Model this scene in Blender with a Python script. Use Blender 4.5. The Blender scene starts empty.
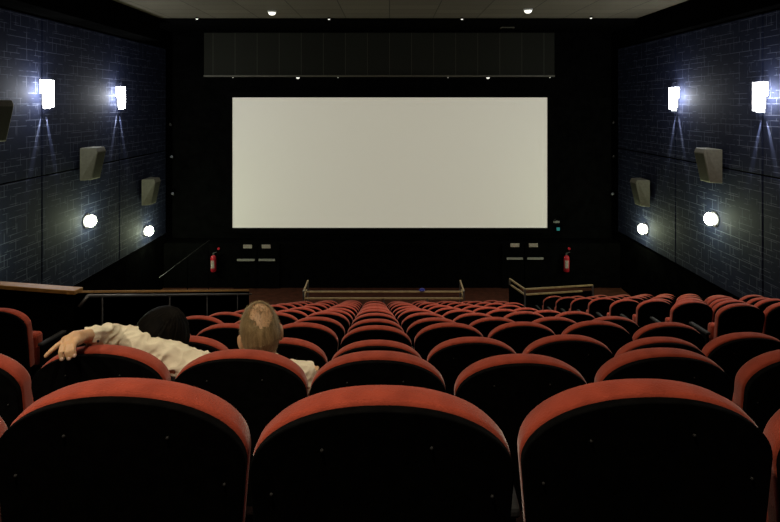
import bpy, bmesh, math, random
from mathutils import Vector, Matrix, noise
random.seed(7)
sc = bpy.context.scene
COL = sc.collection
E = 5.65            # eye height above the front floor
F = 550.0           # focal length in pixels of the 780 x 522 frame
CX, HY = 389.5, 105.0

def at(x, y, d):
    """pixel of the photograph + depth -> world point"""
    return Vector(((x - CX) * d / F, d, E - (y - HY) * d / F))

# ------------------------------------------------------------------ materials
def mat(name, col, rough=0.6, metal=0.0, spec=0.5, sheen=0.0, emit=None, estr=0.0):
    m = bpy.data.materials.new(name); m.use_nodes = True
    b = m.node_tree.nodes['Principled BSDF']
    b.inputs['Base Color'].default_value = (*col, 1)
    b.inputs['Roughness'].default_value = rough
    b.inputs['Metallic'].default_value = metal
    b.inputs['Specular IOR Level'].default_value = spec
    if sheen:
        b.inputs['Sheen Weight'].default_value = sheen
        b.inputs['Sheen Roughness'].default_value = 0.4
    if emit:
        b.inputs['Emission Color'].default_value = (*emit, 1)
        b.inputs['Emission Strength'].default_value = estr
    return m

def noisy(m, scale, c0, c1, bump=0.0, bscale=None, detail=4, stretch=None):
    """noise-varied base colour and a bump"""
    nt = m.node_tree; b = nt.nodes['Principled BSDF']
    tc = nt.nodes.new('ShaderNodeTexCoord')
    src = tc.outputs['Object']
    if stretch:
        mp = nt.nodes.new('ShaderNodeMapping'); mp.inputs['Scale'].default_value = stretch
        nt.links.new(src, mp.inputs['Vector']); src = mp.outputs['Vector']
    n = nt.nodes.new('ShaderNodeTexNoise'); n.inputs['Scale'].default_value = scale
    n.inputs['Detail'].default_value = detail
    nt.links.new(src, n.inputs['Vector'])
    r = nt.nodes.new('ShaderNodeValToRGB')
    r.color_ramp.elements[0].color = (*c0, 1); r.color_ramp.elements[1].color = (*c1, 1)
    r.color_ramp.elements[0].position = 0.32; r.color_ramp.elements[1].position = 0.68
    nt.links.new(n.outputs['Fac'], r.inputs['Fac'])
    nt.links.new(r.outputs['Color'], b.inputs['Base Color'])
    if bump:
        n2 = nt.nodes.new('ShaderNodeTexNoise'); n2.inputs['Scale'].default_value = bscale or scale * 8
        nt.links.new(src, n2.inputs['Vector'])
        bp = nt.nodes.new('ShaderNodeBump'); bp.inputs['Strength'].default_value = bump
        bp.inputs['Distance'].default_value = 0.005
        nt.links.new(n2.outputs['Fac'], bp.inputs['Height'])
        nt.links.new(bp.outputs['Normal'], b.inputs['Normal'])
    return m

M = {}
M['velvet'] = noisy(mat('red velvet', (.3, .05, .03), .85, sheen=.25, spec=.2), 14, (.25, .036, .017), (.36, .056, .027), .35, 260)
M['shell'] = noisy(mat('black moulded plastic', (.002, .002, .002), .9, spec=.04), 30, (.001, .001, .001), (.0025, .0025, .0025))
M['screwmetal'] = mat('dull screw head', (.05, .05, .05), .4, .6)
M['armplastic'] = mat('grey armrest plastic', (.014, .015, .016), .7, spec=.2)
M['black'] = noisy(mat('black paint', (.004, .004, .004), 1.0, spec=.0), 3, (.0012, .0012, .0012), (.0025, .0025, .0025))
M['curtain'] = noisy(mat('black masking cloth', (.003, .003, .003), 1.0, spec=.0), 5, (.002, .002, .002), (.0035, .0035, .0035))
M['carpet'] = noisy(mat('dark red carpet', (.05, .014, .01), .95, spec=.1), 6, (.05, .017, .01), (.085, .028, .016), .3, 200)
M['tier'] = noisy(mat('dark tier carpet', (.012, .006, .006), .95, spec=.1), 6, (.009, .005, .005), (.016, .008, .008), .3, 200)
M['metal'] = mat('brushed steel', (.32, .32, .33), .35, .9)
M['darkmetal'] = mat('dull dark steel', (.10, .10, .10), .45, .7)
M['postmetal'] = mat('blackened steel', (.03, .03, .03), .5, .6)
M['brass'] = noisy(mat('pale varnished handrail', (.4, .28, .13), .4), 8, (.30, .21, .10), (.46, .34, .17), stretch=(1, 1, 1))
M['wood'] = noisy(mat('varnished timber', (.4, .19, .06), .5, spec=.3), 6, (.22, .11, .028), (.38, .20, .055), stretch=(1, 6, 6))
M['speaker'] = noisy(mat('dark grey speaker cabinet', (.09, .085, .06), .6), 20, (.085, .078, .052), (.11, .10, .07))
M['grille'] = noisy(mat('speaker grille cloth', (.05, .047, .035), .9), 120, (.03, .028, .02), (.07, .065, .045))
M['white'] = mat('white enamel', (.7, .7, .68), .4)
M['red'] = mat('red enamel', (.5, .015, .03), .35)
M['label'] = noisy(mat('pale printed label', (.6, .58, .52), .6), 40, (.36, .27, .2), (.5, .47, .42))
M['barmetal'] = mat('pale push bar', (.36, .35, .3), .4)
M['sconce'] = mat('lit sconce glass', (.8, .8, .8), .4, emit=(.96, .98, 1.0), estr=14)
M['bulb'] = mat('lit globe glass', (.8, .8, .7), .4, emit=(.95, 1.0, .78), estr=22)
M['dome'] = mat('dim lit dome', (.8, .8, .7), .4, emit=(1, .97, .85), estr=1.6)
M['pip'] = mat('small lit lamp', (.8, .8, .7), .4, emit=(1, .98, .9), estr=.9)
M['down'] = mat('lit downlight lens', (.8, .8, .7), .4, emit=(1, .93, .8), estr=6)
M['teal'] = mat('teal lit sign', (.02, .2, .2), .4, emit=(.03, .5, .5), estr=.16)
M['blue'] = mat('blue indicator', (.004, .006, .05), .4, emit=(.02, .05, 1), estr=.06)
M['skin'] = noisy(mat('skin', (.52, .29, .16), .5), 25, (.56, .33, .17), (.66, .42, .24), .15, 150)
M['skin'].node_tree.nodes['Principled BSDF'].inputs['Subsurface Weight'].default_value = .08
M['nail'] = mat('finger nail', (.62, .42, .33), .3)
M['shirt'] = noisy(mat('cream cotton shirt', (.55, .47, .33), .85, spec=.2), 10, (.72, .66, .50), (.82, .76, .59), .3, 300)
M['dark cloth'] = noisy(mat('dark cloth', (.015, .015, .02), .9), 20, (.01, .01, .014), (.02, .02, .028))
M['manhair'] = noisy(mat('short greying brown hair', (.16, .1, .045), .6), 60, (.15, .10, .04), (.31, .22, .10), .6, 200, stretch=(1, 1, .25))
M['womanhair'] = noisy(mat('glossy dark hair', (.006, .005, .004), 0.6, spec=.05), 40, (.0012, .0009, .0007), (.004, .003, .002), .4, 120, stretch=(1, 1, .15))
M['eye'] = mat('eye white', (.7, .68, .65), .2)
M['iris'] = mat('brown iris', (.05, .03, .02), .2)

# screen: a matt white sheet, the projector's even light put in as emission
ms = bpy.data.materials.new('projected cinema screen'); ms.use_nodes = True
nt = ms.node_tree; b = nt.nodes['Principled BSDF']
b.inputs['Base Color'].default_value = (.5, .5, .48, 1); b.inputs['Roughness'].default_value = .9
b.inputs['Emission Color'].default_value = (.40, .372, .292, 1); b.inputs['Emission Strength'].default_value = .84
M['screen'] = ms

# acoustic wall cloth: navy with broken pale dashes in two interlocking grids
def wallcloth():
    m = bpy.data.materials.new('navy dashed acoustic cloth'); m.use_nodes = True
    nt = m.node_tree; L = nt.links; b = nt.nodes['Principled BSDF']
    b.inputs['Roughness'].default_value = .8; b.inputs['Specular IOR Level'].default_value = .11
    tc = nt.nodes.new('ShaderNodeTexCoord'); sp = nt.nodes.new('ShaderNodeSeparateXYZ')
    L.new(tc.outputs['Object'], sp.inputs[0])
    cb = nt.nodes.new('ShaderNodeCombineXYZ'); L.new(sp.outputs['Y'], cb.inputs[0]); L.new(sp.outputs['Z'], cb.inputs[1])
    masks = []
    for (w, h, off, sx, mort, seed, thr) in ((.62, .21, .5, 0, .0065, 3.1, .44), (.27, .42, .37, .17, .0055, 9.4, .52), (.8, .14, .3, .4, .005, 5.2, .55)):
        mp = nt.nodes.new('ShaderNodeMapping'); mp.inputs['Location'].default_value = (sx, sx * .6, 0)
        L.new(cb.outputs[0], mp.inputs['Vector'])
        br = nt.nodes.new('ShaderNodeTexBrick'); br.offset = off; br.squash = 1
        br.inputs['Scale'].default_value = 1; br.inputs['Brick Width'].default_value = w; br.inputs['Row Height'].default_value = h
        br.inputs['Mortar Size'].default_value = mort; br.inputs['Mortar Smooth'].default_value = .2
        L.new(mp.outputs[0], br.inputs['Vector'])
        n = nt.nodes.new('ShaderNodeTexNoise'); n.inputs['Scale'].default_value = 3.4; n.inputs['Detail'].default_value = 2
        mp2 = nt.nodes.new('ShaderNodeMapping'); mp2.inputs['Location'].default_value = (seed, seed * 2, seed)
        L.new(cb.outputs[0], mp2.inputs['Vector']); L.new(mp2.outputs[0], n.inputs['Vector'])
        mr = nt.nodes.new('ShaderNodeMapRange'); mr.inputs['From Min'].default_value = thr - .03; mr.inputs['From Max'].default_value = thr + .05
        L.new(n.outputs['Fac'], mr.inputs['Value'])
        mu = nt.nodes.new('ShaderNodeMath'); mu.operation = 'MULTIPLY'
        L.new(br.outputs['Fac'], mu.inputs[0]); L.new(mr.outputs['Result'], mu.inputs[1])
        masks.append(mu)
    a = nt.nodes.new('ShaderNodeMath'); a.operation = 'MAXIMUM'
    L.new(masks[0].outputs[0], a.inputs[0]); L.new(masks[1].outputs[0], a.inputs[1])
    a2 = nt.nodes.new('ShaderNodeMath'); a2.operation = 'MAXIMUM'
    L.new(a.outputs[0], a2.inputs[0]); L.new(masks[2].outputs[0], a2.inputs[1])
    n3 = nt.nodes.new('ShaderNodeTexNoise'); n3.inputs['Scale'].default_value = 1.6; L.new(cb.outputs[0], n3.inputs['Vector'])
    rp = nt.nodes.new('ShaderNodeValToRGB')
    rp.color_ramp.elements[0].color = (.0035, .0052, .0155, 1); rp.color_ramp.elements[1].color = (.0075, .0102, .026, 1)
    L.new(n3.outputs['Fac'], rp.inputs['Fac'])
    mx = nt.nodes.new('ShaderNodeMix'); mx.data_type = 'RGBA'
    L.new(a2.outputs[0], mx.inputs['Factor']); L.new(rp.outputs['Color'], mx.inputs['A'])
    mx.inputs['B'].default_value = (.058, .064, .095, 1)
    L.new(mx.outputs['Result'], b.inputs['Base Color'])
    return m
M['wallcloth'] = wallcloth()

def tiled(name, base, line, tw, th, mort=.012, axes='XY', off=0.0):
    m = bpy.data.materials.new(name); m.use_nodes = True
    nt = m.node_tree; L = nt.links; b = nt.nodes['Principled BSDF']; b.inputs['Roughness'].default_value = .9
    b.inputs['Specular IOR Level'].default_value = .2
    tc = nt.nodes.new('ShaderNodeTexCoord'); sp = nt.nodes.new('ShaderNodeSeparateXYZ'); L.new(tc.outputs['Object'], sp.inputs[0])
    cb = nt.nodes.new('ShaderNodeCombineXYZ'); L.new(sp.outputs[axes[0]], cb.inputs[0]); L.new(sp.outputs[axes[1]], cb.inputs[1])
    br = nt.nodes.new('ShaderNodeTexBrick'); br.offset = off; br.inputs['Scale'].default_value = 1
    br.inputs['Brick Width'].default_value = tw; br.inputs['Row Height'].default_value = th; br.inputs['Mortar Size'].default_value = mort
    br.inputs['Color1'].default_value = (*base, 1); br.inputs['Color2'].default_value = (*[c * .8 for c in base], 1)
    br.inputs['Mortar'].default_value = (*line, 1)
    L.new(cb.outputs[0], br.inputs['Vector']); L.new(br.outputs['Color'], b.inputs['Base Color'])
    return m
M['ceiltile'] = tiled('suspended ceiling tiles', (.115, .10, .072), (.035, .03, .022), 1.2, .6)
M['valance'] = tiled('grey-green valance panels', (.018, .018, .013), (.06, .06, .048), .69, 9.0, .008, 'XZ')

# ------------------------------------------------------------------ mesh helpers
def obj(name, bm, material, parent=None, smooth=False, bevel=0.0):
    me = bpy.data.meshes.new(name)
    bmesh.ops.recalc_face_normals(bm, faces=bm.faces)
    bm.to_mesh(me); bm.free()
    me.materials.append(material)
    if smooth:
        for p in me.polygons: p.use_smooth = True
    o = bpy.data.objects.new(name, me); COL.objects.link(o)
    if parent: o.parent = parent
    if bevel:
        md = o.modifiers.new('edge', 'BEVEL'); md.width = bevel; md.segments = 2; md.limit_method = 'ANGLE'; md.harden_normals = smooth
    return o
def tag(o, label, cat, group=None):
    o['label'] = label; o['category'] = cat
    if group: o['group'] = group
    return o
def thing(name, label, cat, loc=(0, 0, 0), group=None, rz=0):
    o = bpy.data.objects.new(name, None); COL.objects.link(o); o.location = loc; o.rotation_euler = (0, 0, rz)
    o.empty_display_size = .1
    return tag(o, label, cat, group)
def struct(name, bm, m, parent=None, **k):
    o = obj(name, bm, m, parent, **k)
    o['kind'] = 'structure'
    return o
def box(bm, x0, x1, y0, y1, z0, z1):
    vs = [bm.verts.new((x, y, z)) for x in (x0, x1) for y in (y0, y1) for z in (z0, z1)]
    for f in ((0, 1, 3, 2), (4, 6, 7, 5), (0, 4, 5, 1), (2, 3, 7, 6), (0, 2, 6, 4), (1, 5, 7, 3)):
        bm.faces.new([vs[i] for i in f])
    return bm
def B(*a): return box(bmesh.new(), *a)
def bar(bm, p, q, w, h):
    """rectangular bar between two points, h vertical"""
    p, q = Vector(p), Vector(q); d = (q - p).normalized()
    s = d.cross(Vector((0, 0, 1)))
    if s.length < 1e-4: s = Vector((1, 0, 0))
    s.normalize(); u = s.cross(d).normalized()
    vs = [bm.verts.new(c + s * (w / 2) * i + u * (h / 2) * j) for c in (p, q) for i, j in ((-1, -1), (1, -1), (1, 1), (-1, 1))]
    bm.faces.new(vs[:4]); bm.faces.new(vs[4:][::-1])
    for i in range(4): bm.faces.new((vs[i], vs[(i + 1) % 4], vs[4 + (i + 1) % 4], vs[4 + i]))
    return bm
def tube(bm, pts, r, n=10, r2=None):
    pts = [Vector(p) for p in pts]; rings = []
    for i, p in enumerate(pts):
        d = (pts[min(i + 1, len(pts) - 1)] - pts[max(i - 1, 0)]).normalized()
        a = Vector((0, 0, 1)) if abs(d.z) < .9 else Vector((1, 0, 0))
        s = d.cross(a).normalized(); u = s.cross(d)
        rr = r if r2 is None else r + (r2 - r) * i / (len(pts) - 1)
        rings.append([bm.verts.new(p + (s * math.cos(t) + u * math.sin(t)) * rr) for t in [2 * math.pi * k / n for k in range(n)]])
    for A, C in zip(rings, rings[1:]):
        for k in range(n): bm.faces.new((A[k], A[(k + 1) % n], C[(k + 1) % n], C[k]))
    bm.faces.new(rings[0][::-1]); bm.faces.new(rings[-1])
    return bm
def lathe(bm, prof, c=(0, 0, 0), n=16, mtx=None):
    """profile of (radius, height) about local z"""
    rings = []
    for r, z in prof:
        ring = []
        for k in range(n):
            t = 2 * math.pi * k / n
            v = Vector((max(r, 1e-4) * math.cos(t), max(r, 1e-4) * math.sin(t), z))
            if mtx: v = mtx @ v
            ring.append(bm.verts.new(v + Vector(c)))
        rings.append(ring)
    for A, C in zip(rings, rings[1:]):
        for k in range(n): bm.faces.new((A[k], A[(k + 1) % n], C[(k + 1) % n], C[k]))
    bm.faces.new(rings[0][::-1]); bm.faces.new(rings[-1])
    return bm
def lamp(kind, name, loc, energy, color, parent=None, size=.1, spot=None, rot=(0, 0, 0), blend=.6):
    l = bpy.data.lights.new(name, kind); l.energy = energy; l.color = color
    if kind in ('POINT', 'SPOT'): l.shadow_soft_size = size
    if kind == 'SPOT': l.spot_size = spot; l.spot_blend = blend
    o = bpy.data.objects.new(name, l); COL.objects.link(o); o.location = loc; o.rotation_euler = rot
    if parent: o.parent = parent
    return o

# ------------------------------------------------------------------ row geometry
Z_ROW = {n: 1.2 + .995 * (n - 1) for n in range(-2, 14)}
H_ROW = {1: .634, 2: .998, 3: 1.361, 4: 1.679, 5: 2.016, 6: 2.341, 7: 2.678, 8: 3.015, 9: 3.35, 10: 3.685, 11: 4.02, 12: 4.355, 13: 4.69,
         0: .28, -1: -.07, -2: -.42}
SEAT_H = .95
def row_floor(n): return max(0.0, E - H_ROW[n] - SEAT_H)
X0 = lambda n: -.016 - .0285 * (Z_ROW[n] - 1.2)
PITCH = .56
CEIL = E + 2.4
WL, WR = -7.0, 7.15
Z_END = 17.1

# ------------------------------------------------------------------ setting
bm = bmesh.new()
def tier_prof(dz):
    pts = [(-2.2, row_floor(-2) + dz)]
    for n in range(-1, 14):
        y = Z_ROW[n] - .42
        pts.append((y, row_floor(n - 1) + dz)); pts.append((y, row_floor(n) + dz))
    pts.append((13.75, row_floor(13) + dz)); pts.append((13.75, 0.0)); return pts
def strip(prof, x0, x1):
    rows = [(bm.verts.new((x0, y, z)), bm.verts.new((x1, y, z))) for y, z in prof]
    for a, c in zip(rows, rows[1:]): bm.faces.new((a[0], a[1], c[1], c[0]))
main = tier_prof(0)
strip(main, -3.42, 2.55 + .45)
strip(tier_prof(.11), 3.0, WR)
strip([p for p in main if p[0] < 6.0] + [(5.95, row_floor(5)), (5.95, 0.0)], WL, -3.42)
struct('floor_tiers', bm, M['tier'])
struct('floor', B(WL, WR, 5.9, 17.75, -.12, -.004), M['carpet'])
struct('wall_left', B(WL - .25, WL, -2.2, 17.9, -.1, CEIL), M['black'])
struct('wall_right', B(WR, WR + .25, -2.2, 17.9, -.1, CEIL), M['black'])
struct('wall_back', B(WL, WR, -2.4, -2.2, -.1, CEIL), M['black'])
struct('wall_front', B(WL, WR, 17.72, 17.95, -.1, CEIL), M['curtain'])
struct('ceiling', B(WL, WR, -2.2, 15.2, CEIL, CEIL + .12), M['ceiltile'])
struct('ceiling_front', B(WL, WR, 15.2, 17.72, CEIL - .06, CEIL + .12), M['curtain'])
struct('ceiling_soffit', B(WL, -6.35, -2.2, 15.2, E + 1.78, CEIL), M['black'])
struct('ceiling_soffit', B(6.85, WR, -2.2, 15.2, E + 1.78, CEIL), M['black'])
# stage front under the screen
struct('wall_stage', B(WL + .02, WR - .02, 17.0, 17.7, 0, E - 4.28), M['curtain'])

# blue acoustic panels (wall lining)
def panels(wall, x, side, seams, zt, zs, zb):
    k = 0
    for a, c in zip(seams, seams[1:]):
        for z0, z1 in ((zb, zs - .015), (zs + .015, zt)):
            k += 1
            s = .05 * side
            p = struct('acoustic_panel', B(min(x, x + s), max(x, x + s), a + .02, c - .02, z0, z1), M['wallcloth'], bevel=.008)
            p.parent = wall
wl = bpy.data.objects['wall_left']; wr = bpy.data.objects['wall_right']
panels(wl, WL, 1, (1.55, 4.7, 7.85, 11.0, 14.15, Z_END), E + 1.74, E - 1.42, E - 3.98)
panels(wr, WR, -1, (.9, 4.1, 7.28, 10.46, 13.65, Z_END), E + 1.74, E - 1.34, E - 3.92)

# low wall with pale edge along the left passage
ph = thing('handrail', 'thin far handrail along the dark left passage towards the screen', 'handrail', (0, 0, 0))
obj('rail', bar(bmesh.new(), (-5.4, 12.9, E - 4.05), (-5.4, 16.5, E - 4.05), .014, .014), M['postmetal'], ph)
for d in (13.0, 14.7, 16.4): obj('post', bar(bmesh.new(), (-5.4, d, 0), (-5.4, d, E - 4.06), .02, .02), M['black'], ph)
# screen
scr = thing('cinema_screen', 'wide blank pale cinema screen on the black front wall', 'screen', (0, 17.5, E - 1.99))
sx0, sx1 = (232.5 - CX) * 17.5 / F, (547.3 - CX) * 17.5 / F
sz0, sz1 = -(227.8 - HY) * 17.5 / F + 1.99, -(97.5 - HY) * 17.5 / F + 1.99
obj('screen_sheet', B(sx0, sx1, 0, .02, sz0, sz1), M['screen'], scr)
fb = bmesh.new()
for a in ((sx0 - .18, sx0, -.03, .06, sz0 - .18, sz1 + .18), (sx1, sx1 + .18, -.03, .06, sz0 - .18, sz1 + .18),
          (sx0, sx1, -.03, .06, sz0 - .18, sz0), (sx0, sx1, -.03, .06, sz1, sz1 + .18)): box(fb, *a)
obj('screen_frame', fb, M['curtain'], scr)
for sx in (-4.2, -1.4, 1.4, 4.2): obj('mounting_strut', B(sx - .04, sx + .04, .06, .22, sz0 - .1, sz1 + .1), M['black'], scr)

# valance above the screen
va = thing('valance', 'grey panelled valance hanging above the cinema screen', 'valance', (0, 17.2, E + .9))
obj('panel_face', B(-5.8, 5.16, 0, .04, .03, 1.36), M['valance'], va)
obj('bottom_lip', B(-5.8, 5.16, -.06, .05, -.02, .03), M['speaker'], va)
obj('support_batten', B(-5.7, 5.06, .04, .5, 1.2, 1.44), M['black'], va)

def valance_lamp(x, y, r, label):
    p = at(x, y, 17.14)
    t = thing('valance_lamp', label, 'lamp', (p.x, 17.14, E + .88), 'lamps under the valance')
    obj('lamp_cap', lathe(bmesh.new(), [(r * .5, 0), (r, -.012), (r, -.02)]), M['black'], t)
    obj('lens', lathe(bmesh.new(), [(r * .9, -.02), (r * .75, -.02 - r * .5), (r * .3, -.02 - r * .8)]), M['dome' if r > .08 else 'pip'], t, smooth=True)
names = [(233, .03, 'tiny lit lamp at the left end of the valance lip'), (298, .1, 'larger dome lamp under the left half of the valance'),
         (338, .03, 'tiny lit lamp under the valance, right of its left dome'), (448, .03, 'tiny lit lamp under the valance, left of its right dome'),
         (488, .1, 'larger dome lamp under the right half of the valance'), (550, .03, 'tiny lit lamp at the right end of the valance lip')]
for x, r, l in names: valance_lamp(x, 76, r * .6, l)

# ceiling lamps seen by the camera
def ceil_lamp(x, d, r, label, big):
    t = thing('ceiling_lamp', label, 'lamp', ((x - CX) * d / F, d, CEIL), 'lamps on the ceiling')
    obj('housing', lathe(bmesh.new(), [(r * 1.15, 0), (r * 1.15, -.03), (r, -.04)]), M['white' if big else 'black'], t)
    obj('lens', lathe(bmesh.new(), [(r * .95, -.04), (r * .85, -.04 - r * .35), (r * .5, -.04 - r * .62), (.005, -.04 - r * .7)]), M['dome' if big else 'pip'], t, smooth=True)
ceil_lamp(272, 14.04, .10, 'larger dome lamp on the ceiling left of the middle', True)
ceil_lamp(528, 13.75, .10, 'larger dome lamp on the ceiling right of the middle', True)
for x, d, l in ((197, 15.05, 'tiny ceiling lamp farthest left, near the blue wall'), (329, 15.1, 'tiny ceiling lamp right of the left dome lamp'),
                (462, 15.1, 'tiny ceiling lamp left of the right dome lamp'), (591, 14.9, 'tiny ceiling lamp farthest right')):
    ceil_lamp(x, d, .035, l, False)
v = thing('ceiling_vent', 'small dark vent on the black ceiling above the valance', 'vent', (3.55, 16.6, CEIL - .06))
obj('vent_frame', B(-.2, .2, -.12, .12, -.03, 0), M['speaker'], v)
sb = bmesh.new()
for k in range(5): box(sb, -.17, .17, -.1 + k * .045, -.085 + k * .045, -.04, -.03)
obj('vent_slat', sb, M['black'], v)

# house downlights over the audience
HOUSE = [(-3.6, 0.4, 680, (1, .86, .64)), (-.6, .2, 340, (1, .86, .64)), (3.0, 0.4, 30, (1, .74, .5)),
         (-3.4, 4.6, 200, (1, .82, .6)), (0, 4.8, 260, (1, .82, .58)), (3.6, 4.8, 110, (1, .8, .6)),
         (-2.4, 9.2, 420, (1, .82, .66)), (1.4, 9.2, 560, (1, .82, .66)), (4.9, 9.0, 380, (1, .82, .66))]
for i, (x, y, e, c) in enumerate(HOUSE):
    t = thing('downlight', 'recessed round downlight in the ceiling over the seats', 'lamp', (x, y, CEIL), 'ceiling downlights over the seats')
    rg = bmesh.new(); lathe(rg, [(.10, 0), (.15, 0), (.15, -.015), (.10, -.015)])
    obj('trim_ring', rg, M['white'], t)
    obj('lens', lathe(bmesh.new(), [(.095, -.016), (.095, -.02), (.01, -.022)]), M['down'], t)
    lamp('SPOT', 'beam', (0, 0, -.05), e, c, t, size=.09, spot=math.radians(115), blend=.8)

# ------------------------------------------------------------------ wall sconces, globe lamps, speakers
def sconce(x, y, side, label):
    xw = (WL + .05) if side > 0 else (WR - .05)
    d = abs(xw) * F / abs(x - CX)
    z = E - (y - HY) * d / F
    t = thing('wall_sconce', label, 'lamp', (xw, d, z), 'upper wall sconces')
    s = side
    bb = lambda a, c, *r: B(min(a, c) , max(a, c), *r)
    obj('back_plate', bb(0, .025 * s, -.07, .07, -.24, .10), M['metal'], t)
    # shade: tall front panel with a shallower upper return towards the wall and a notched lower edge
    sh = bmesh.new()
    box(sh, min(.09 * s, .12 * s), max(.09 * s, .12 * s), -.15, .15, -.12, .26)
    box(sh, min(.09 * s, .12 * s), max(.09 * s, .12 * s), .06, .15, -.28, -.12)
    box(sh, min(.09 * s, .12 * s), max(.09 * s, .12 * s), -.15, .03, -.31, -.12)
    box(sh, min(.025 * s, .09 * s), max(.025 * s, .09 * s), -.15, -.13, .0, .26)
    box(sh, min(.025 * s, .09 * s), max(.025 * s, .09 * s), .13, .15, .0, .26)
    obj('shade', sh, M['sconce'], t)
    obj('bracket_arm', bar(bmesh.new(), (.02 * s, 0, -.18), (.09 * s, 0, -.18), .03, .03), M['metal'], t)
    lamp('POINT', 'glow', (.20 * s, -.24, .02), 80, (.92, .96, 1), t, size=.1)
    for a in (-1, 1):
        lamp('SPOT', 'beam', (.035 * s, .03 * a, -.30), 700, (.9, .95, 1), t, size=.012, spot=math.radians(11),
             rot=(math.radians(16 * a), math.radians(4.5 * s), 0), blend=.9)
sconce(43.5, 93, 1, 'lit sconce high on left wall, nearer of two, above wedge speakers')
sconce(118, 97, 1, 'lit sconce high on left wall, farther of two, nearer the screen')
sconce(764, 96, -1, 'lit sconce high on right wall, nearer of two')
sconce(677, 98, -1, 'lit sconce high on right wall, farther of two, nearer the screen')

def globe(x, y, side, label):
    xw = (WL + .05) if side > 0 else (WR - .05)
    d = abs(xw - .08 * -side) * F / abs(x - CX)
    z = E - (y - HY) * d / F
    t = thing('wall_lamp', label, 'lamp', (xw, d, z), 'lower wall lamps')
    R = Matrix.Rotation(math.pi / 2 * side, 4, 'Y')
    obj('back_plate', lathe(bmesh.new(), [(.17, 0), (.17, .02), (.14, .035)], mtx=R), M['metal'], t)
    obj('globe', lathe(bmesh.new(), [(.06, .03), (.115, .06), (.137, .10), (.127, .145), (.09, .185), (.04, .21), (.001, .215)], mtx=R), M['bulb'], t, smooth=True)
    lamp('POINT', 'glow', (.28 * side, 0, 0), 62, (.86, 1, .62), t, size=.1)
globe(90, 221, 1, 'lit round wall lamp on left wall, below the larger wedge speaker')
globe(148.5, 231, 1, 'lit round wall lamp on left wall, closest to the screen')
globe(711, 219, -1, 'lit round wall lamp on right wall, nearer, below larger wedge speaker')
globe(643, 229, -1, 'lit round wall lamp on right wall, closest to the screen')
globe(-22, 252, 1, 'lit round wall lamp on left wall, cut off by the photo edge')

def speaker(x, y, side, label):
    xw = (WL + .05) if side > 0 else (WR - .05)
    d = abs(xw - .2 * -side) * F / abs(x - CX)
    z = E - (y - HY) * d / F
    t = thing('wall_speaker', label, 'speaker', (xw, d, z), 'surround speakers on the side walls')
    s = side
    bmx = bmesh.new()      # wedge cabinet: deep at the top, face leaning down, splayed sides
    prof = [(.06, .36), (.36, .36), (.40, .27), (.26, -.36), (.06, -.36)]
    ra = [bmx.verts.new((a * s, -.29 * (1 - .35 * (a > .2)), c)) for a, c in prof]
    rb = [bmx.verts.new((a * s, .29 * (1 - .35 * (a > .2)), c)) for a, c in prof]
    bmx.faces.new(ra); bmx.faces.new(rb[::-1])
    for k in range(5): bmx.faces.new((ra[k], ra[(k + 1) % 5], rb[(k + 1) % 5], rb[k]))
    obj('cabinet', bmx, M['speaker'], t, bevel=.01)
    g = bmesh.new(); dx = .006 * s
    vs = [g.verts.new(v) for v in ((.393 * s + dx, -.165, .25), (.393 * s + dx, .165, .25), (.267 * s + dx, .165, -.335), (.267 * s + dx, -.165, -.335))]
    g.faces.new(vs)
    bmesh.ops.solidify(g, geom=g.faces[:], thickness=.012)
    obj('grille', g, M['grille'], t)
    obj('wall_bracket', B(min(0, .07 * s), max(0, .07 * s), -.06, .06, -.22, .2), M['black'], t)
speaker(-5, 121, 1, 'dark wedge wall speaker cut off by the left photo edge')
speaker(93, 163, 1, 'larger dark wedge speaker in mid left wall')
speaker(151, 191, 1, 'small dark wedge speaker on left wall, nearest the screen')
speaker(708, 165, -1, 'larger dark wedge speaker in mid right wall')
speaker(640, 192, -1, 'small dark wedge speaker on right wall, nearest the screen')

# small brackets by the front corners
for (x, y, side, l) in ((170, 124.5, 1, 'topmost'), (172, 157, 1, 'middle'), (173, 194, 1, 'lowest'),
                        (614, 122.5, -1, 'topmost'), (614, 156.5, -1, 'middle'), (612.5, 194, -1, 'lowest')):
    p = at(x, y, 17.55)
    t = thing('corner_spotlight', '%s of three unlit little spotlights on the black front wall, %s of the screen' % (l, 'left' if side > 0 else 'right'), 'spotlight', p, 'small spotlights beside the screen')
    Rm = Matrix.Rotation(math.radians(70), 4, 'X')
    obj('can', lathe(bmesh.new(), [(.03, -.07), (.04, .0), (.045, .06), (.035, .06)], mtx=Rm), M['metal'], t, smooth=True)
    obj('yoke', B(-.015, .015, .03, .17, -.03, .0), M['black'], t)

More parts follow.
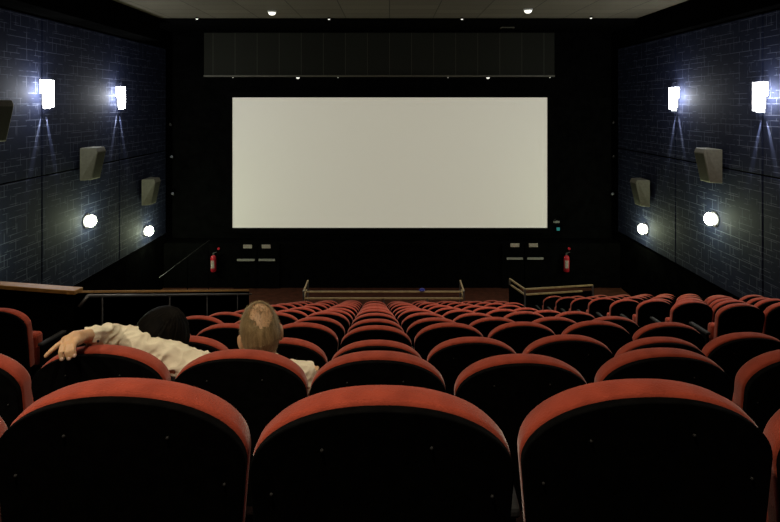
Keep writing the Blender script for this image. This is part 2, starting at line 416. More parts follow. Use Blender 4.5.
# ------------------------------------------------------------------ doors with push bars under the screen
def door(n, xa, xb, ys, yb):
    d = 16.98
    X = lambda px: (px - CX) * d / F
    Zp = lambda py: E - (py - HY) * d / F
    root = bpy.data.objects.new('door_%d' % n, None); COL.objects.link(root); root['kind'] = 'structure'
    root.location = ((X(xa[0]) + X(xb[1])) / 2, d, 0); cx = root.location.x
    mid = (xa[1] + xb[0]) / 2
    for (s0, s1), (b0, b1), (g0, g1) in ((( xa[0] - 4, mid - .3), (xa[0], xa[1]), (xa[2], xa[3])), ((mid + .3, xb[1] + 4), (xb[0], xb[1]), (xb[2], xb[3]))):
        lf = struct('door_leaf', B(X(s0) - cx, X(s1) - cx, -.05, .0, .01, 1.36), M['curtain'], root)
        struct('push_bar', B(X(b0) - cx, X(b1) - cx, -.12, -.08, Zp(yb) - .03, Zp(yb) + .03), M['barmetal'], root)
        struct('door_sign', B(X(g0) - cx, X(g1) - cx, -.06, -.05, Zp(ys) - .055, Zp(ys) + .055), M['label'], root)
        mk = bmesh.new()
        for q in (b0 + 1.2, b1 - 1.2): box(mk, X(q) - cx - .02, X(q) - cx + .02, -.085, -.05, Zp(yb) - .02, Zp(yb) + .02)
        struct('push_bar_mount', mk, M['metal'], root)
door(1, (238, 255.5, 243.6, 252.4), (259.5, 275.5, 262.3, 271), 246, 259)
door(2, (506, 522, 510, 519), (526.5, 542.5, 528.5, 537.3), 244.7, 257.6)

# fire extinguishers
def extinguisher(x, y, label):
    p = at(x, y, 16.86); z0 = E - (271.5 - HY) * 16.86 / F
    t = thing('fire_extinguisher', label, 'fire extinguisher', (p.x, 16.86, z0))
    obj('cylinder', lathe(bmesh.new(), [(.075, 0), (.085, .02), (.085, .42), (.07, .47), (.03, .5)]), M['red'], t, smooth=True)
    lb = bmesh.new()
    rings = [[lb.verts.new((.0865 * math.sin(a), -.0865 * math.cos(a), z)) for a in [(-50 + 10 * k) * math.pi / 180 for k in range(9)]] for z in (.12, .36)]
    for k in range(8): lb.faces.new((rings[0][k], rings[0][k + 1], rings[1][k + 1], rings[1][k]))
    obj('printed_label', lb, M['label'], t)
    obj('valve_handle', bar(bar(bmesh.new(), (0, 0, .49), (0, 0, .56), .04, .04), (-.02, 0, .56), (.1, -.02, .60), .03, .02), M['metal'], t)
    obj('hose', tube(bmesh.new(), [(.03, 0, .54), (.10, -.02, .52), (.12, -.03, .40), (.105, -.03, .2)], .012, 8), M['black'], t, smooth=True)
    obj('wall_hook', B(-.03, .03, .07, .145, .38, .44), M['metal'], t)
    q = thing('extinguisher_sign', label.replace('fire extinguisher hanging', 'round plate above the extinguisher'), 'sign', (p.x + .12, 16.985, z0 + .67), 'red plates above the extinguishers')
    Rm = Matrix.Rotation(math.pi / 2, 4, 'X')
    obj('sign_plate', lathe(bmesh.new(), [(.042, 0), (.042, .02)], mtx=Rm), M['red'], q)
extinguisher(213.5, 261, 'red fire extinguisher hanging on front wall left of the screen')
extinguisher(566.5, 261, 'red fire extinguisher hanging on front wall right of the screen')

# small teal sign and lamp by the screen's lower right corner
p = at(557.5, 229, 17.6)
t = thing('exit_sign', 'small dim teal lit sign beside the lower right corner of the screen', 'sign', p)
obj('sign_case', B(-.16, .16, 0, .1, -.12, .1), M['black'], t)
obj('lit_panel', B(-.03, .07, -.012, 0, -.05, .05), M['teal'], t)
p = at(556.5, 222, 17.6)
t = thing('corner_bracket', 'little metal bracket just above the teal sign by the screen', 'bracket', p)
obj('bracket_plate', B(-.1, .1, .0, .12, -.03, .03), M['metal'], t)
obj('bracket_hook', tube(bmesh.new(), [(-.06, 0, .02), (-.08, -.04, .08), (-.04, -.05, .1)], .012), M['metal'], t)

# ------------------------------------------------------------------ guard rails
def guard(name, label, rails, posts, panel=None, m='brass'):
    t = thing(name, label, 'railing', (0, 0, 0))
    for (p, q) in rails: obj('rail', bar(bmesh.new(), p, q, .04, .034), M[m], t)
    for (p, zt) in posts: obj('post', bar(bmesh.new(), (p[0], p[1], p[2]), (p[0], p[1], zt), .04, .04), M['metal'], t)
    if panel:
        for (p, q, zt, zb) in panel:
            bmp = bmesh.new(); bar(bmp, (p[0], p[1], (zt + zb) / 2), (q[0], q[1], (zt + zb) / 2), .04, zt - zb)
            obj('panel', bmp, M['black'], t)
    return t
yt, yb = E - 4.82, E - 4.99
gl, gr = -2.22, 1.92
guard('guard_rail', 'low two-bar guard rail in front of the first centre row', 
      [((gl, 14.2, yt), (gr, 14.2, yt)), ((gl, 14.2, yb), (gr, 14.2, yb)),
       ((gl, 14.2, yt), (gl - .02, 15.1, yt)), ((gl, 14.2, yb), (gl - .02, 14.85, yb)),
       ((gr, 14.2, yt), (gr + .02, 15.1, yt)), ((gr, 14.2, yb), (gr + .02, 14.85, yb))],
      [((gl, 14.2, 0), yt + .02), ((gr, 14.2, 0), yt + .02), ((-1.43, 14.2, 0), yb), ((-.15, 14.2, 0), yb), ((.98, 14.2, 0), yb),
       ((gl - .02, 15.1, 0), yt), ((gr + .02, 15.1, 0), yt)])
yt2, yb2 = E - 4.79, E - 4.93
guard('guard_rail', 'guard rail with black panel in front of the right-hand seats',
      [((3.52, 14.3, yt2), (5.4, 14.62, yt2)), ((3.52, 14.3, yb2), (5.1, 14.57, yb2)),
       ((3.52, 14.3, yt2), (3.31, 15.15, yt2)), ((3.52, 14.3, yb2), (3.33, 15.05, yb2))],
      [((3.52, 14.3, 0), yt2), ((5.4, 14.62, 0), yt2), ((3.31, 15.15, 0), yt2)],
      [((3.5, 14.33), (3.3, 15.13), yb2 - .02, .0), ((3.54, 14.33), (5.4, 14.65), yb2 - .02, .0)])
t = thing('indicator_light', 'tiny dim blue light near the middle of the centre guard rail', 'light', at(422, 290.2, 14.2))
obj('led_lens', lathe(bmesh.new(), [(.08, .0), (.08, .02), (.05, .04), (.002, .05)], n=12), M['blue'], t, smooth=True)

# left parapet beside the way down: black panel, timber cap, steel handrail
pp = thing('parapet', 'black parapet with timber cap beside the stairs on the left', 'parapet', (0, 0, 0))
za, zb = E - 2.03, E - 4.52
bmp = bmesh.new()
vs = [bmp.verts.new(v) for v in ((-3.42, 6.0, 0.0), (-3.42, 13.4, 0.0), (-3.42, 13.4, zb - .02), (-3.42, 6.0, za - .02))]
bmp.faces.new(vs); bmesh.ops.solidify(bmp, geom=bmp.faces[:], thickness=.08)
obj('side_panel', bmp, M['black'], pp)
obj('side_cap', bar(bmesh.new(), (-3.46, 5.95, za), (-3.46, 13.42, zb), .07, .04), M['wood'], pp, bevel=.006)
bmp = bmesh.new()
bar(bmp, (-3.44, 6.02, (za - .03) / 2), (-6.88, 6.70, (za - .03) / 2), .07, za - .03)
obj('rear_panel', bmp, M['black'], pp)
obj('rear_cap', bar(bmesh.new(), (-3.39, 6.0, za), (-6.88, 6.69, za), .13, .045), M['wood'], pp, bevel=.006)
hr = thing('handrail', 'thin steel handrail on posts in front of the black left parapet', 'handrail', (0, 0, 0))
h0, h1 = Vector((-3.32, 6.05, E - 2.10)), Vector((-3.32, 13.2, E - 4.54))
obj('rail', tube(bmesh.new(), [h0 + Vector((-.06, -.06, -.10)), h0, h1], .02, 10), M['darkmetal'], hr, smooth=True)
for d in (6.35, 8.3, 10.0, 12.0):
    z = h0.z + (h1.z - h0.z) * (d - 6.05) / (13.2 - 6.05)
    n = min(13, max(1, int((d - 1.2 + .42) / .995) + 1))
    obj('post', tube(bmesh.new(), [(-3.32, d, row_floor(n)), (-3.32, d, z)], .013, 8), M['postmetal'], hr, smooth=True)

# ------------------------------------------------------------------ cinema seats
LEAN = .17
A_, B_ = .272, .145
def outline(a, b, n=30, bottom=.36, taper=.03):
    """seat back outline in (x, z) around its top at SEAT_H"""
    pts = [(-(a - taper), bottom)]
    pts.append((-a + taper * .3, SEAT_H - b - .2))
    for k in range(n + 1):
        t = math.pi - math.pi * k / n
        pts.append((a * math.copysign(abs(math.cos(t)) ** .92, math.cos(t)), SEAT_H - b + b * math.sin(t) ** 1.0))
    pts.append((a - taper * .3, SEAT_H - b - .2))
    pts.append((a - taper, bottom))
    return pts
def back_slab(bm, a, b, y0, y1, top=0, bottom=.36, bulge=0.0, nar=0.0):
    pts = outline(a, b, bottom=bottom)
    ys = [y0, y1]
    rings = []
    for j, y in enumerate((y0, y0 + (y1 - y0) * .5, y1)):
        ring = []
        for x, z in pts:
            fx = (1, 1 - nar * .25, 1 - nar)[j]
            ring.append(bm.verts.new((x * fx, y + (SEAT_H - z) * LEAN, z + top + (bulge if j == 1 else 0) * (z > .7))))
        rings.append(ring)
    n = len(pts)
    for A, C in zip(rings, rings[1:]):
        for k in range(n): bm.faces.new((A[k], A[(k + 1) % n], C[(k + 1) % n], C[k]))
    bm.faces.new(rings[0][::-1]); bm.faces.new(rings[-1])
    return bm
def make_seat(down=False):
    t = bpy.data.objects.new('theater_chair', None); COL.objects.link(t); t.empty_display_size = .1
    s = obj('back_shell', back_slab(bmesh.new(), A_ - .002, B_, -.055, -.03, top=-.004, bottom=.30), M['shell'], t, smooth=True, bevel=.004)
    c = obj('back_cushion', back_slab(bmesh.new(), A_, B_, -.03, .05, bottom=.38, bulge=.006, nar=.055), M['velvet'], t, smooth=True, bevel=.014)
    if down: cb = B(-.245, .245, .15, .60, .34, .45)
    else:
        cb = bmesh.new(); bar(cb, (0, .235, .34), (0, .21, .66), .44, .1)
        # bar() keeps its wide side horizontal; give it the cushion's thickness along y
    obj('seat_cushion', cb, M['velvet'], t, bevel=.03)
    ar = bmesh.new(); box(ar, -.306, -.254, .14, .47, .555, .585)
    sd = bmesh.new(); box(sd, -.295, -.265, .16, .42, -.30, .555)
    a = obj('armrest', ar, M['armplastic'], t, bevel=.01)
    obj('side_support', sd, M['shell'], t)
    return t
def screws(t):
    for x, z in ((-.12, .86), (.10, .865), (-.225, .76), (.225, .755)):
        y = -.057 + (SEAT_H - z) * LEAN
        Rm = Matrix.Rotation(math.pi / 2, 4, 'X')
        obj('screw', lathe(bmesh.new(), [(.0032, -.002), (.0032, .002), (.0015, .003)], (x, y, z), 8, Rm), M['screwmetal'], t)
def extra_arm(t):
    a = obj('armrest', B(.254, .306, .14, .47, .555, .585), M['armplastic'], t, bevel=.01)
    obj('side_support', B(.265, .295, .16, .42, -.30, .555), M['shell'], t)
def dup(root):
    r = root.copy(); COL.objects.link(r)
    for ch in root.children:
        c = ch.copy(); COL.objects.link(c); c.parent = r
    return r
proto = make_seat(); proto_screw = make_seat(); screws(proto_screw); proto_down = make_seat(True); screws(proto_down)
used = set()
ORD = ['first', 'second', 'third', 'fourth', 'fifth', 'sixth', 'seventh', 'eighth', 'ninth', 'tenth', 'eleventh', 'twelfth', 'thirteenth']
def put(x, y, ztop, label, group, kind='plain', last=False):
    src = {'plain': proto, 'screw': proto_screw, 'down': proto_down}[kind]
    if src.name in used: r = dup(src)
    else: r = src; used.add(src.name)
    r.location = (x, y, ztop - SEAT_H); r.rotation_euler = (0, 0, 0)
    tag(r, label, 'seat', group)
    return r
lasts = []
# measured seat tops of the nearest rows (pixel rows of the far upper edge)
TOPS = {(1, -1): 375.5, (1, 0): 382.5, (1, 1): 376.3, (1, -2): 374, (1, 2): 374,
        (2, -4): 340, (2, -3): 347.6, (2, -2): 343.5, (2, -1): 348, (2, 0): 349.4, (2, 1): 352.5, (2, 2): 346.5, (2, 3): 346.7, (2, 4): 346,
        (3, -3): 329, (3, -2): 334, (3, -1): 337, (3, 0): 338, (3, 1): 336, (3, 2): 333.4, (3, 3): 335, (3, 4): 331.4,
        (4, 3): 320, (4, 2): 321.7, (4, -2): 322}
XPX = {(1, -1): 130, (1, 0): 382, (1, 1): 638, (1, -2): -127, (1, 2): 899, (2, -3): -40, (2, -2): 101, (2, -1): 240, (2, 0): 378, (2, 1): 522, (2, 2): 664, (2, 3): 806}
ZOFF = {(1, 0): -.055, (1, -1): .03, (1, 1): .03}
NEAR = {(1, -2): 'large near red-topped seat whose edge shows at the lower left corner',
        (1, -1): 'large near red-topped seat at lower left, directly behind the couple',
        (1, 0): 'large near red-topped seat in the middle of the bottom row',
        (1, 1): 'large near red-topped seat at lower right, full width in view',
        (1, 2): 'large near red-topped seat whose edge shows at the lower right corner',
        (2, -3): 'red-topped seat cut off by the left edge, beside the seat holding the hand',
        (2, -2): "red-topped seat the man's hand and sleeve are draped over",
        (2, -1): 'red-topped seat directly behind the balding man in cream shirt',
        (2, 0): 'red-topped seat right of the balding man, same row',
        (2, 1): 'red-topped seat two places right of the balding man, same row',
        (2, 2): 'red-topped seat three places right of the balding man, same row',
        (2, 3): 'red-topped seat cut off by the right edge, same row as the couple'}
for n in range(1, 14):
    if n == 1: idx = range(-2, 3)
    elif n == 2: idx = range(-3, 4)
    else: idx = range(-3, 6 if n >= 11 else 5)
    idx = list(idx)
    for i in idx:
        z = Z_ROW[n]
        x = X0(n) + PITCH * i
        if (n, i) in XPX: x = (XPX[(n, i)] - CX) * z / F
        zc = z + (ZOFF.get((n, i), 0) if n == 1 else x * x / 36 if n < 4 else x * x / 400)      # rows curve round the screen
        if (n, i) in XPX: x = (XPX[(n, i)] - CX) * zc / F
        h = H_ROW[n]
        if (n, i) in TOPS: h = (TOPS[(n, i)] - HY) / F * (zc + .05)
        else: h += random.uniform(-.012, .012)
        if n <= 2: lab = NEAR[(n, i)]
        else:
            lab = 'red chair, centre block, %s row from camera, %s from its left end' % (ORD[n - 1], ORD[i - idx[0]])
        kind = 'down' if (n == 2 and i in (-2, -1)) else ('screw' if n <= 3 else 'plain')
        z = zc
        r = put(x, z + (random.uniform(-.015, .015) if n > 2 else 0), E - h, lab, 'seats of the near rows' if n <= 2 else 'seats of the centre block', kind)
        r.rotation_euler.z = math.radians(-2.5 * i if n == 1 else (1.6 if n < 4 else 1.2) * x)
        if n == 1:      # the outer seats of this row sag a little outwards
            r.rotation_euler.y = math.radians(-3.6 * i); r.location.x += .95 * math.radians(3.5 * i)
        if i == idx[-1]: lasts.append(r)
for n in range(6, 14):
    for i in range(5):
        z = Z_ROW[n]; x = 3.66 + .285 + PITCH * i
        h = H_ROW[n] - .11 + random.uniform(-.01, .01)
        z += (x * x - 3.9 ** 2) / 130
        r = put(x, z, E - h, 'red chair, right block, %s row from its rear, %s from its left end' % (ORD[n - 6], ORD[i]), 'seats of the right block')
        r.rotation_euler.z = math.radians(5 + .8 * i)
        if i == 4: lasts.append(r)
for k, i in enumerate((0, 1)):
    n = 5
    r = put(-3.37 - .285 - PITCH * i, Z_ROW[n], E - H_ROW[n] + .09, ('red seat at the left edge, alone across the aisle from the hand', 'red seat outside the left edge of the photo')[k], 'seats of the left block')
    r.rotation_euler.z = math.radians(-8)
    lasts.append(r)
    break
for r in lasts: extra_arm(r)

# ------------------------------------------------------------------ people
def remeshed(name, bm, material, parent=None, vox=.006, smooth=4, fn=None):
    me = bpy.data.meshes.new(name); bm.to_mesh(me); bm.free()
    o = bpy.data.objects.new(name, me); COL.objects.link(o)
    r = o.modifiers.new('r', 'REMESH'); r.mode = 'VOXEL'; r.voxel_size = vox
    if smooth:
        s = o.modifiers.new('s', 'SMOOTH'); s.factor = .5; s.iterations = smooth
    dg = bpy.context.evaluated_depsgraph_get()
    me2 = bpy.data.meshes.new_from_object(o.evaluated_get(dg))
    o.modifiers.clear(); o.data = me2; me2.name = name
    bpy.data.meshes.remove(me)
    if fn:
        nr = [v.normal.copy() for v in me2.vertices]
        for v, nn in zip(me2.vertices, nr): v.co = v.co + nn * fn(v.co, nn)
    me2.materials.clear(); me2.materials.append(material)
    for p in me2.polygons: p.use_smooth = True
    if parent: o.parent = parent
    return o
def ball(bm, c, r, sc_=(1, 1, 1), rot=None, sub=3):
    g = bmesh.ops.create_icosphere(bm, subdivisions=sub, radius=1)
    m = Matrix.Translation(Vector(c)) @ (rot.to_4x4() if rot else Matrix.Identity(4)) @ Matrix.Diagonal((r * sc_[0], r * sc_[1], r * sc_[2], 1))
    for v in g['verts']: v.co = m @ v.co
    return g['verts']
def limb(bm, pts, seg=10):
    """tapered chain through (point, radius)"""
    for (p, r), (q, s) in zip(pts, pts[1:]):
        p, q = Vector(p), Vector(q)
        k = max(2, int((q - p).length / max(.25 * min(r, s), .004)))
        k = min(k, 14)
        rings = []
        d = (q - p).normalized(); a = Vector((0, 0, 1)) if abs(d.z) < .9 else Vector((1, 0, 0))
        e1 = d.cross(a).normalized(); e2 = e1.cross(d)
        A = [bm.verts.new(p + (e1 * math.cos(t) + e2 * math.sin(t)) * r) for t in [2 * math.pi * j / seg for j in range(seg)]]
        C = [bm.verts.new(q + (e1 * math.cos(t) + e2 * math.sin(t)) * s) for t in [2 * math.pi * j / seg for j in range(seg)]]
        for j in range(seg): bm.faces.new((A[j], A[(j + 1) % seg], C[(j + 1) % seg], C[j]))
        bm.faces.new(A[::-1]); bm.faces.new(C)
    for p, r in pts: ball(bm, p, r, sub=2)

def head_shape(d):
    """unit direction -> skull surface point (local; face towards +y, crown +z)"""
    x, y, z = d
    p = Vector((x * .078, y * .098, z * .122))
    if z < -.1:
        k = (-.1 - z) / .9
        p.x *= 1 - .28 * k * (1 if y > -.2 else .6)
        if y < 0: p.y *= 1 - .45 * k
    if z > .2: p.x *= 1 + .04 * (z - .2)
    if y < -.3 and -.4 < z < .5: p.y *= 1.03
    return p
def add_head(bm, T):
    g = bmesh.ops.create_icosphere(bm, subdivisions=4, radius=1)
    for v in g['verts']: v.co = T @ head_shape(v.co.normalized())
    def blob(c, r, s): 
        vs = ball(bm, (0, 0, 0), r, s, sub=3)
        for v in vs: v.co = T @ (Vector(c) + v.co)
    blob((0, .099, -.02), .014, (.95, 1, .9)); blob((0, .094, .0), .011, (.7, .9, 2.3)); blob((.009, .092, -.023), .008, (1, 1, .8)); blob((-.009, .092, -.023), .008, (1, 1, .8))      # nose
    blob((0, .088, -.056), .02, (1.1, .4, .22)); blob((0, .086, -.066), .019, (1, .45, .25)); blob((0, .066, -.098), .026, (1, .7, .65))         # lips, chin
    for s in (-1, 1):
        blob((s * .032, .081, .027), .019, (1.2, .45, .3)); blob((s * .032, .079, .009), .0155, (1.15, .55, .85))                                    # brow
        blob((s * .042, .066, -.03), .022, (1, .7, .9))                                        # cheek
        vs = ball(bm, (0, 0, 0), .033, (.28, .62, 1), sub=3)                                  # ear
        R = Matrix.Rotation(s * -.45, 4, 'Z')
        for v in vs:
            q = R @ v.co; v.co = T @ (q + Vector((s * .083, -.006, -.018)))
        vs = ball(bm, (0, 0, 0), .012, (.5, .8, 1), sub=2)
        for v in vs: v.co = T @ (v.co + Vector((s * .079, -.002, -.046)))
def eyes(T, parent):
    for s in (-1, 1):
        g = bmesh.new(); ball(g, T @ Vector((s * .032, .0805, .008)), .0095, (1, 1, .62)); e = obj('eye', g, M['eye'], parent, smooth=True)
        g = bmesh.new(); ball(g, T @ Vector((s * .032, .0875, .008)), .0045, (1, .7, 1)); obj('iris', g, M['iris'], e, smooth=True)

# --- the man
man = thing('person', 'balding person in cream shirt, arm stretched along the seat back beside him', 'person', (-.6, 2.6, row_floor(2)))
def WP(*p): return Vector(p) - man.location
TH = Matrix.Translation(WP(*at(260.3, 332.5, 2.43))) @ Matrix.Rotation(math.radians(-7), 4, 'Y') @ Matrix.Rotation(math.radians(21), 4, 'Z') @ Matrix.Rotation(math.radians(3), 4, 'X') @ Matrix.Scale(1.06, 4)
sh_l = WP(-.815, 2.42, E - 1.17); el_l = WP(*at(116, 336.5, 2.46)); wr_l = WP(*at(88, 335.5, 2.26))
sh_r = WP(-.385, 2.43, E - 1.195); el_r = WP(-.345, 2.52, E - 1.43); wr_r = WP(-.40, 2.82, E - 1.40)
neck0 = TH @ Vector((0, -.02, -.08)); neck1 = WP(-.595, 2.42, E - 1.17)
chest = WP(-.60, 2.46, E - 1.26); belly = WP(-.60, 2.56, E - 1.36); pelvis = WP(-.60, 2.66, E - 1.40)
row2 = row_floor(2)
bm = bmesh.new()
add_head(bm, TH)
limb(bm, [(neck0, .058), (neck1, .062)])
limb(bm, [(chest, .13), (belly, .13), (pelvis, .13)])
limb(bm, [(neck1, .06), (sh_l, .05), (el_l, .04), (wr_l, .026)])
limb(bm, [(neck1, .06), (sh_r, .05), (el_r, .04), (wr_r, .026)])
for s in (-1, 1):
    kn = WP(-.60 + s * .13, 2.98, E - 1.53); an = WP(-.60 + s * .13, 2.92, row2 + .10)
    limb(bm, [(pelvis + Vector((s * .08, 0, 0)), .085), (kn, .06), (an, .042), (WP(-.6 + s * .14, 3.0, row2 + .045), .035)])
# left hand, draped over the rim
P = lambda x, y, d: WP(*at(x, y, d))
palm = [(P(83.5, 336.2, 2.235), .026), (P(75, 338.5, 2.185), .03), (P(69.5, 341, 2.155), .026)]
limb(bm, [(wr_l, .027)] + palm)
limb(bm, [(P(80, 336.5, 2.215), .022), (P(66, 340.5, 2.19), .02)])
limb(bm, [(P(80, 339, 2.20), .022), (P(75.5, 342, 2.15), .018)])
fingers = [[(64.5, 342.5, 2.175, .0125), (57.5, 345.5, 2.145, .0112), (51.5, 350.5, 2.125, .0100), (46, 356, 2.115, .0085)],
           [(67, 342.5, 2.155, .0130), (62.8, 346, 2.115, .0118), (61, 352.5, 2.098, .0108), (62, 359, 2.098, .0094)],
           [(71, 343, 2.145, .0130), (68.2, 346, 2.108, .0118), (67.3, 352.5, 2.092, .0108), (69, 358.5, 2.092, .0094)],
           [(75.5, 342.5, 2.14, .0120), (73.6, 344.5, 2.112, .0108), (73.2, 350, 2.098, .0098), (74.6, 355.6, 2.098, .0086)]]
for f in fingers: limb(bm, [(P(x, y, d), r) for x, y, d, r in f])
limb(bm, [(P(79, 337, 2.235), .016), (P(71, 339, 2.265), .0135), (P(64, 342, 2.27), .012), (P(59, 344, 2.265), .010)])   # thumb, in front of the rim
# right hand resting on the thigh
fwd = Vector((-.02, .09, -.015)); pr = wr_r + fwd * .8
limb(bm, [(wr_r, .027), (pr, .034)])
for k in range(4):
    b0 = pr + Vector((-.03 + .02 * k, .02, 0)); L_ = (.065, .075, .07, .055)[3 - k]
    limb(bm, [(b0, .0105), (b0 + Vector((0, L_ * .5, .006)), .0098), (b0 + Vector((0, L_, -.012)), .008)])
limb(bm, [(wr_r + fwd * .4 + Vector((-.02, 0, 0)), .014), (wr_r + fwd * .8 + Vector((-.05, 0, 0)), .012), (wr_r + fwd * 1.1 + Vector((-.055, .01, 0)), .009)])
remeshed('body', bm, M['skin'], man, .0042, 3)
for f in fingers[1:]:
    x, y, d, r = f[-1]
    g = bmesh.new(); ball(g, P(x - .1, y + .2, d - .0085), .0062, (1, .45, 1.15)); obj('fingernail', g, M['nail'], man, smooth=True)
eyes(TH, man)
# hair: short cap round the back and sides with a bare crown, plus fine strands
TI = TH.to_3x3().inverted()
hb = bmesh.new()
bald = Vector((.10, -.52, .86)).normalized()
g = bmesh.ops.create_icosphere(hb, subdivisions=6, radius=1)
kill = []
def hair_keep(d):
    nz = noise.noise(d * 5) * .05 + noise.noise(d * 38) * .10
    if d.y > .35 + .25 * d.z + nz: return False
    if d.z < -.62 + nz * .6: return False
    if d.y > -.25 and d.z < -.25 + nz: return False
    if math.degrees(math.acos(max(-1, min(1, d.dot(bald))))) < 29 + nz * 130: return False
    return True
for v in g['verts']:
    d = v.co.normalized()
    if not hair_keep(d): kill.append(v)
    gr = noise.noise(Vector((d.x * 26, d.y * 26, d.z * 6))) * .0012
    p = head_shape(d); v.co = TH @ (p + d * (.0035 + gr))
bmesh.ops.delete(hb, geom=kill, context='VERTS')
seeds = [v.co.copy() for v in hb.verts]
random.shuffle(seeds)
cen = TH @ Vector((0, 0, 0))
for co in seeds[:2600]:
    nrm = (co - cen).normalized(); up = TH.to_3x3() @ Vector((0, 0, 1))
    dn = (-(up - nrm * up.dot(nrm))).normalized()
    tip = co + (dn * .8 + nrm * .55 + Vector((random.uniform(-.3, .3), random.uniform(-.3, .3), random.uniform(-.2, .3)))).normalized() * random.uniform(.006, .013)
    s = dn.cross(nrm).normalized() * .0007
    a_, b_, c_ = hb.verts.new(co - s - nrm * .001), hb.verts.new(co + s - nrm * .001), hb.verts.new(tip)
    hb.faces.new((a_, b_, c_))
# sparse fluff on the bare crown
for k in range(900):
    d = (bald + Vector((random.gauss(0, .3), random.gauss(0, .3), random.gauss(0, .3)))).normalized()
    co = TH @ head_shape(d); nrm = (co - cen).normalized()
    tip = co + (nrm + Vector((random.uniform(-.7, .7), random.uniform(-.7, .7), random.uniform(-.2, .5)))).normalized() * random.uniform(.008, .016)
    s = Vector((random.uniform(-1, 1), random.uniform(-1, 1), 0)).normalized() * .0005
    hb.faces.new((hb.verts.new(co - s), hb.verts.new(co + s), hb.verts.new(tip)))
obj('hair', hb, M['manhair'], man, smooth=False)
# shirt with creases
def creases(k, amp):
    def f(co, nn):
        p = Vector((co.x * 7 + co.z * 3, co.y * 8, co.z * 13 - co.x * 5)) * k
        a = max(0, 1 - abs(noise.noise(p)) * 3.4)
        c = max(0, 1 - abs(noise.noise(p * 1.9 + Vector((7, 3, 1)))) * 3.2)
        return amp * (a * a + .5 * c * c - .3)
    return f
bm = bmesh.new()
limb(bm, [(chest + Vector((0, -.005, .02)), .155), (belly, .16), (pelvis + Vector((0, -.01, .02)), .155)])
ml = sh_l.lerp(el_l, .45)
cuff = el_l.lerp(wr_l, .82)
limb(bm, [(neck1 + Vector((0, -.01, -.03)), .075), (neck1.lerp(sh_l, .55) + Vector((0, 0, -.01)), .075), (sh_l, .073), (ml + Vector((0, 0, .006)), .066), (el_l, .056), (cuff, .042)])
limb(bm, [(chest + Vector((-.04, -.02, .02)), .13), (sh_l + Vector((.05, 0, -.05)), .09)])
limb(bm, [(chest + Vector((.04, -.02, .02)), .13), (sh_r + Vector((-.05, 0, -.04)), .085)])
limb(bm, [(neck1 + Vector((0, -.01, -.03)), .075), (neck1.lerp(sh_r, .6) + Vector((0, 0, -.01)), .068), (sh_r, .066), (sh_r.lerp(el_r, .5), .06), (el_r, .055), (wr_r.lerp(el_r, .12), .042)])
limb(bm, [(neck1 + Vector((0, -.005, -.02)), .076), (neck1 + Vector((0, .0, .03)), .070)])           # collar
remeshed('shirt', bm, M['shirt'], man, .006, 3, creases(1.0, .0115))
g = bmesh.new(); ball(g, P(98, 341.3, 2.262), .006, (1, .5, 1)); obj('cuff_button', g, M['dark cloth'], man, smooth=True)
bm = bmesh.new()
for s in (-1, 1):
    kn = WP(-.60 + s * .13, 2.98, E - 1.53); an = WP(-.60 + s * .13, 2.92, row2 + .12)
    limb(bm, [(pelvis + Vector((s * .05, 0, -.0)), .12), (pelvis + Vector((s * .09, .06, -.01)), .10), (kn, .075), (an, .06)])
remeshed('trousers', bm, M['dark cloth'], man, .01, 3)
for s in (-1, 1):
    bm = bmesh.new()
    limb(bm, [(WP(-.60 + s * .13, 2.90, row2 + .055), .042), (WP(-.6 + s * .14, 3.03, row2 + .042), .038)])
    remeshed('shoe', bm, M['shell'], man, .008, 2)

# --- the woman leaning on his shoulder
wom = thing('person', "dark-haired person leaning on the balding person's shoulder, face hidden", 'person', (-1.17, 2.6, row_floor(2)))
def WW(*p): return Vector(p) - wom.location
TW = Matrix.Translation(WW(*at(162.5, 336.5, 2.55))) @ Matrix.Rotation(math.radians(24), 4, 'Y') @ Matrix.Rotation(math.radians(-20), 4, 'Z')
nk = WW(-1.10, 2.53, E - 1.24); ch = WW(-1.14, 2.56, E - 1.36); pl = WW(-1.17, 2.70, E - 1.42)
bm = bmesh.new()
add_head(bm, TW)
limb(bm, [(TW @ Vector((0, -.02, -.08)), .05), (nk, .052)])
limb(bm, [(nk + Vector((0, 0, -.06)), .08), (ch, .11), (pl, .12)])
arms = []
for s in (-1, 1):
    a = nk + Vector((s * .15, 0, -.06)); e = WW(-1.15 + s * .19, 2.66, E - 1.46); w = WW(-1.16 + s * .05, 2.86, E - 1.40)
    arms.append((a, e, w))
    limb(bm, [(nk + Vector((0, 0, -.03)), .05), (a, .045), (e, .035), (w, .023)])
    h = w + Vector((-s * .02, .05, -.01)); limb(bm, [(w, .023), (h, .028)])
    for k in range(4):
        b0 = h + Vector((-.024 + .016 * k, .015, 0)); limb(bm, [(b0, .009), (b0 + Vector((-s * .01, .032, .003)), .0082), (b0 + Vector((-s * .015, .06, -.012)), .0068)])
    limb(bm, [(w + Vector((-s * .01, .02, 0)), .012), (h + Vector((-s * .045, .0, .005)), .010), (h + Vector((-s * .055, .03, 0)), .008)])
    kn = WW(-1.17 + s * .09, 2.99, E - 1.44); an = WW(-1.17 + s * .09, 2.94, row2 + .09)
    limb(bm, [(pl + Vector((s * .07, 0, 0)), .085), (kn, .055), (an, .038), (WW(-1.17 + s * .09, 3.02, row2 + .04), .03)])
remeshed('body', bm, M['skin'], wom, .0055, 3)
eyes(TW, wom)
bm = bmesh.new()
limb(bm, [(nk + Vector((0, 0, -.07)), .10), (ch, .135), (pl + Vector((0, -.02, .03)), .14)])
for a, e, w in arms: limb(bm, [(nk + Vector((0, 0, -.07)), .08), (a, .058), (e, .047), (w.lerp(e, .1), .036)])
remeshed('top', bm, M['dark cloth'], wom, .008, 3, creases(1.0, .006))
bm = bmesh.new()
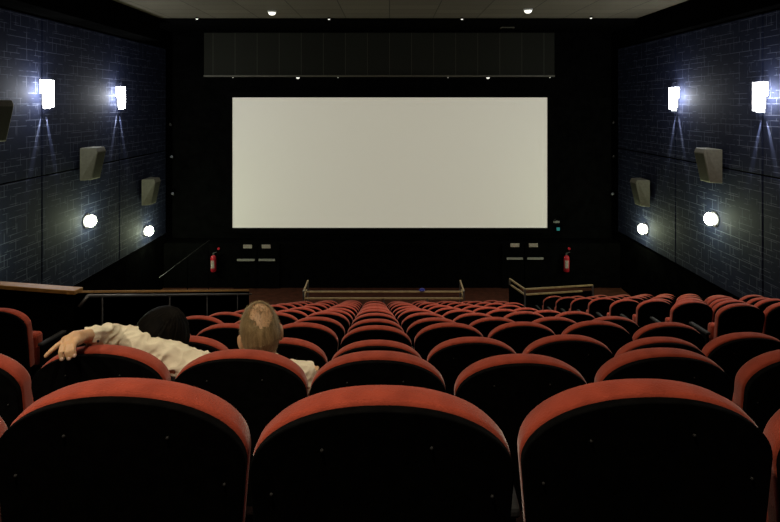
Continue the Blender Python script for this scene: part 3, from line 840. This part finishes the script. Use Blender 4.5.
for s in (-1, 1):
    kn = WW(-1.17 + s * .09, 2.99, E - 1.44); an = WW(-1.17 + s * .09, 2.94, row2 + .11)
    limb(bm, [(pl + Vector((s * .05, 0, -.0)), .12), (kn, .068), (an, .05)])
remeshed('trousers', bm, M['dark cloth'], wom, .01, 3)
for s in (-1, 1):
    bm = bmesh.new(); limb(bm, [(WW(-1.17 + s * .09, 2.93, row2 + .05), .038), (WW(-1.17 + s * .09, 3.04, row2 + .038), .034)])
    remeshed('shoe', bm, M['shell'], wom, .008, 2)
bm = bmesh.new()
g = bmesh.ops.create_icosphere(bm, subdivisions=4, radius=1)
for v in g['verts']:
    d = v.co.normalized()
    q = head_shape(d) * 1.0 + Vector((d.x * .05, d.y * .03, d.z * .016))
    if d.y > .35: q = head_shape(d) * (.9 if d.z < .45 else 1.0) + d * (.012 if d.z > .45 else 0)
    v.co = TW @ q
for (x, r) in ((-.055, .055), (0, .055), (.05, .05)):
    limb(bm, [(TW @ Vector((x, -.055, -.02)), r), (TW @ Vector((x * 1.15, -.06, -.12)), r * .95), (TW @ Vector((x * 1.1, -.05, -.20)), r * .6)])
def strands(co, nn):
    q = TW.inverted() @ co
    ang = math.atan2(q.x, -q.y)
    return .0028 * noise.noise(Vector((ang * 17, q.z * 5, 1))) + .0016 * noise.noise(Vector((ang * 50, q.z * 9, 4)))
remeshed('hair', bm, M['womanhair'], wom, .0042, 2, strands)

# ------------------------------------------------------------------ camera, world, view
cam = bpy.data.cameras.new('camera'); co = bpy.data.objects.new('camera', cam); COL.objects.link(co)
co.location = (0, 0, E); co.rotation_euler = (math.pi / 2, 0, 0)
cam.sensor_width = 36; cam.lens = 36 * F / 780
cam.shift_x = (390 - CX) / 780
cam.shift_y = -(261 - HY) / 780
cam.clip_start = .02
sc.camera = co
w = bpy.data.worlds.new('dark'); sc.world = w; w.use_nodes = True
w.node_tree.nodes['Background'].inputs['Color'].default_value = (0, 0, 0, 1)
sc.view_settings.view_transform = 'Standard'; sc.view_settings.look = 'None'
sc.view_settings.exposure = 0; sc.view_settings.gamma = 1
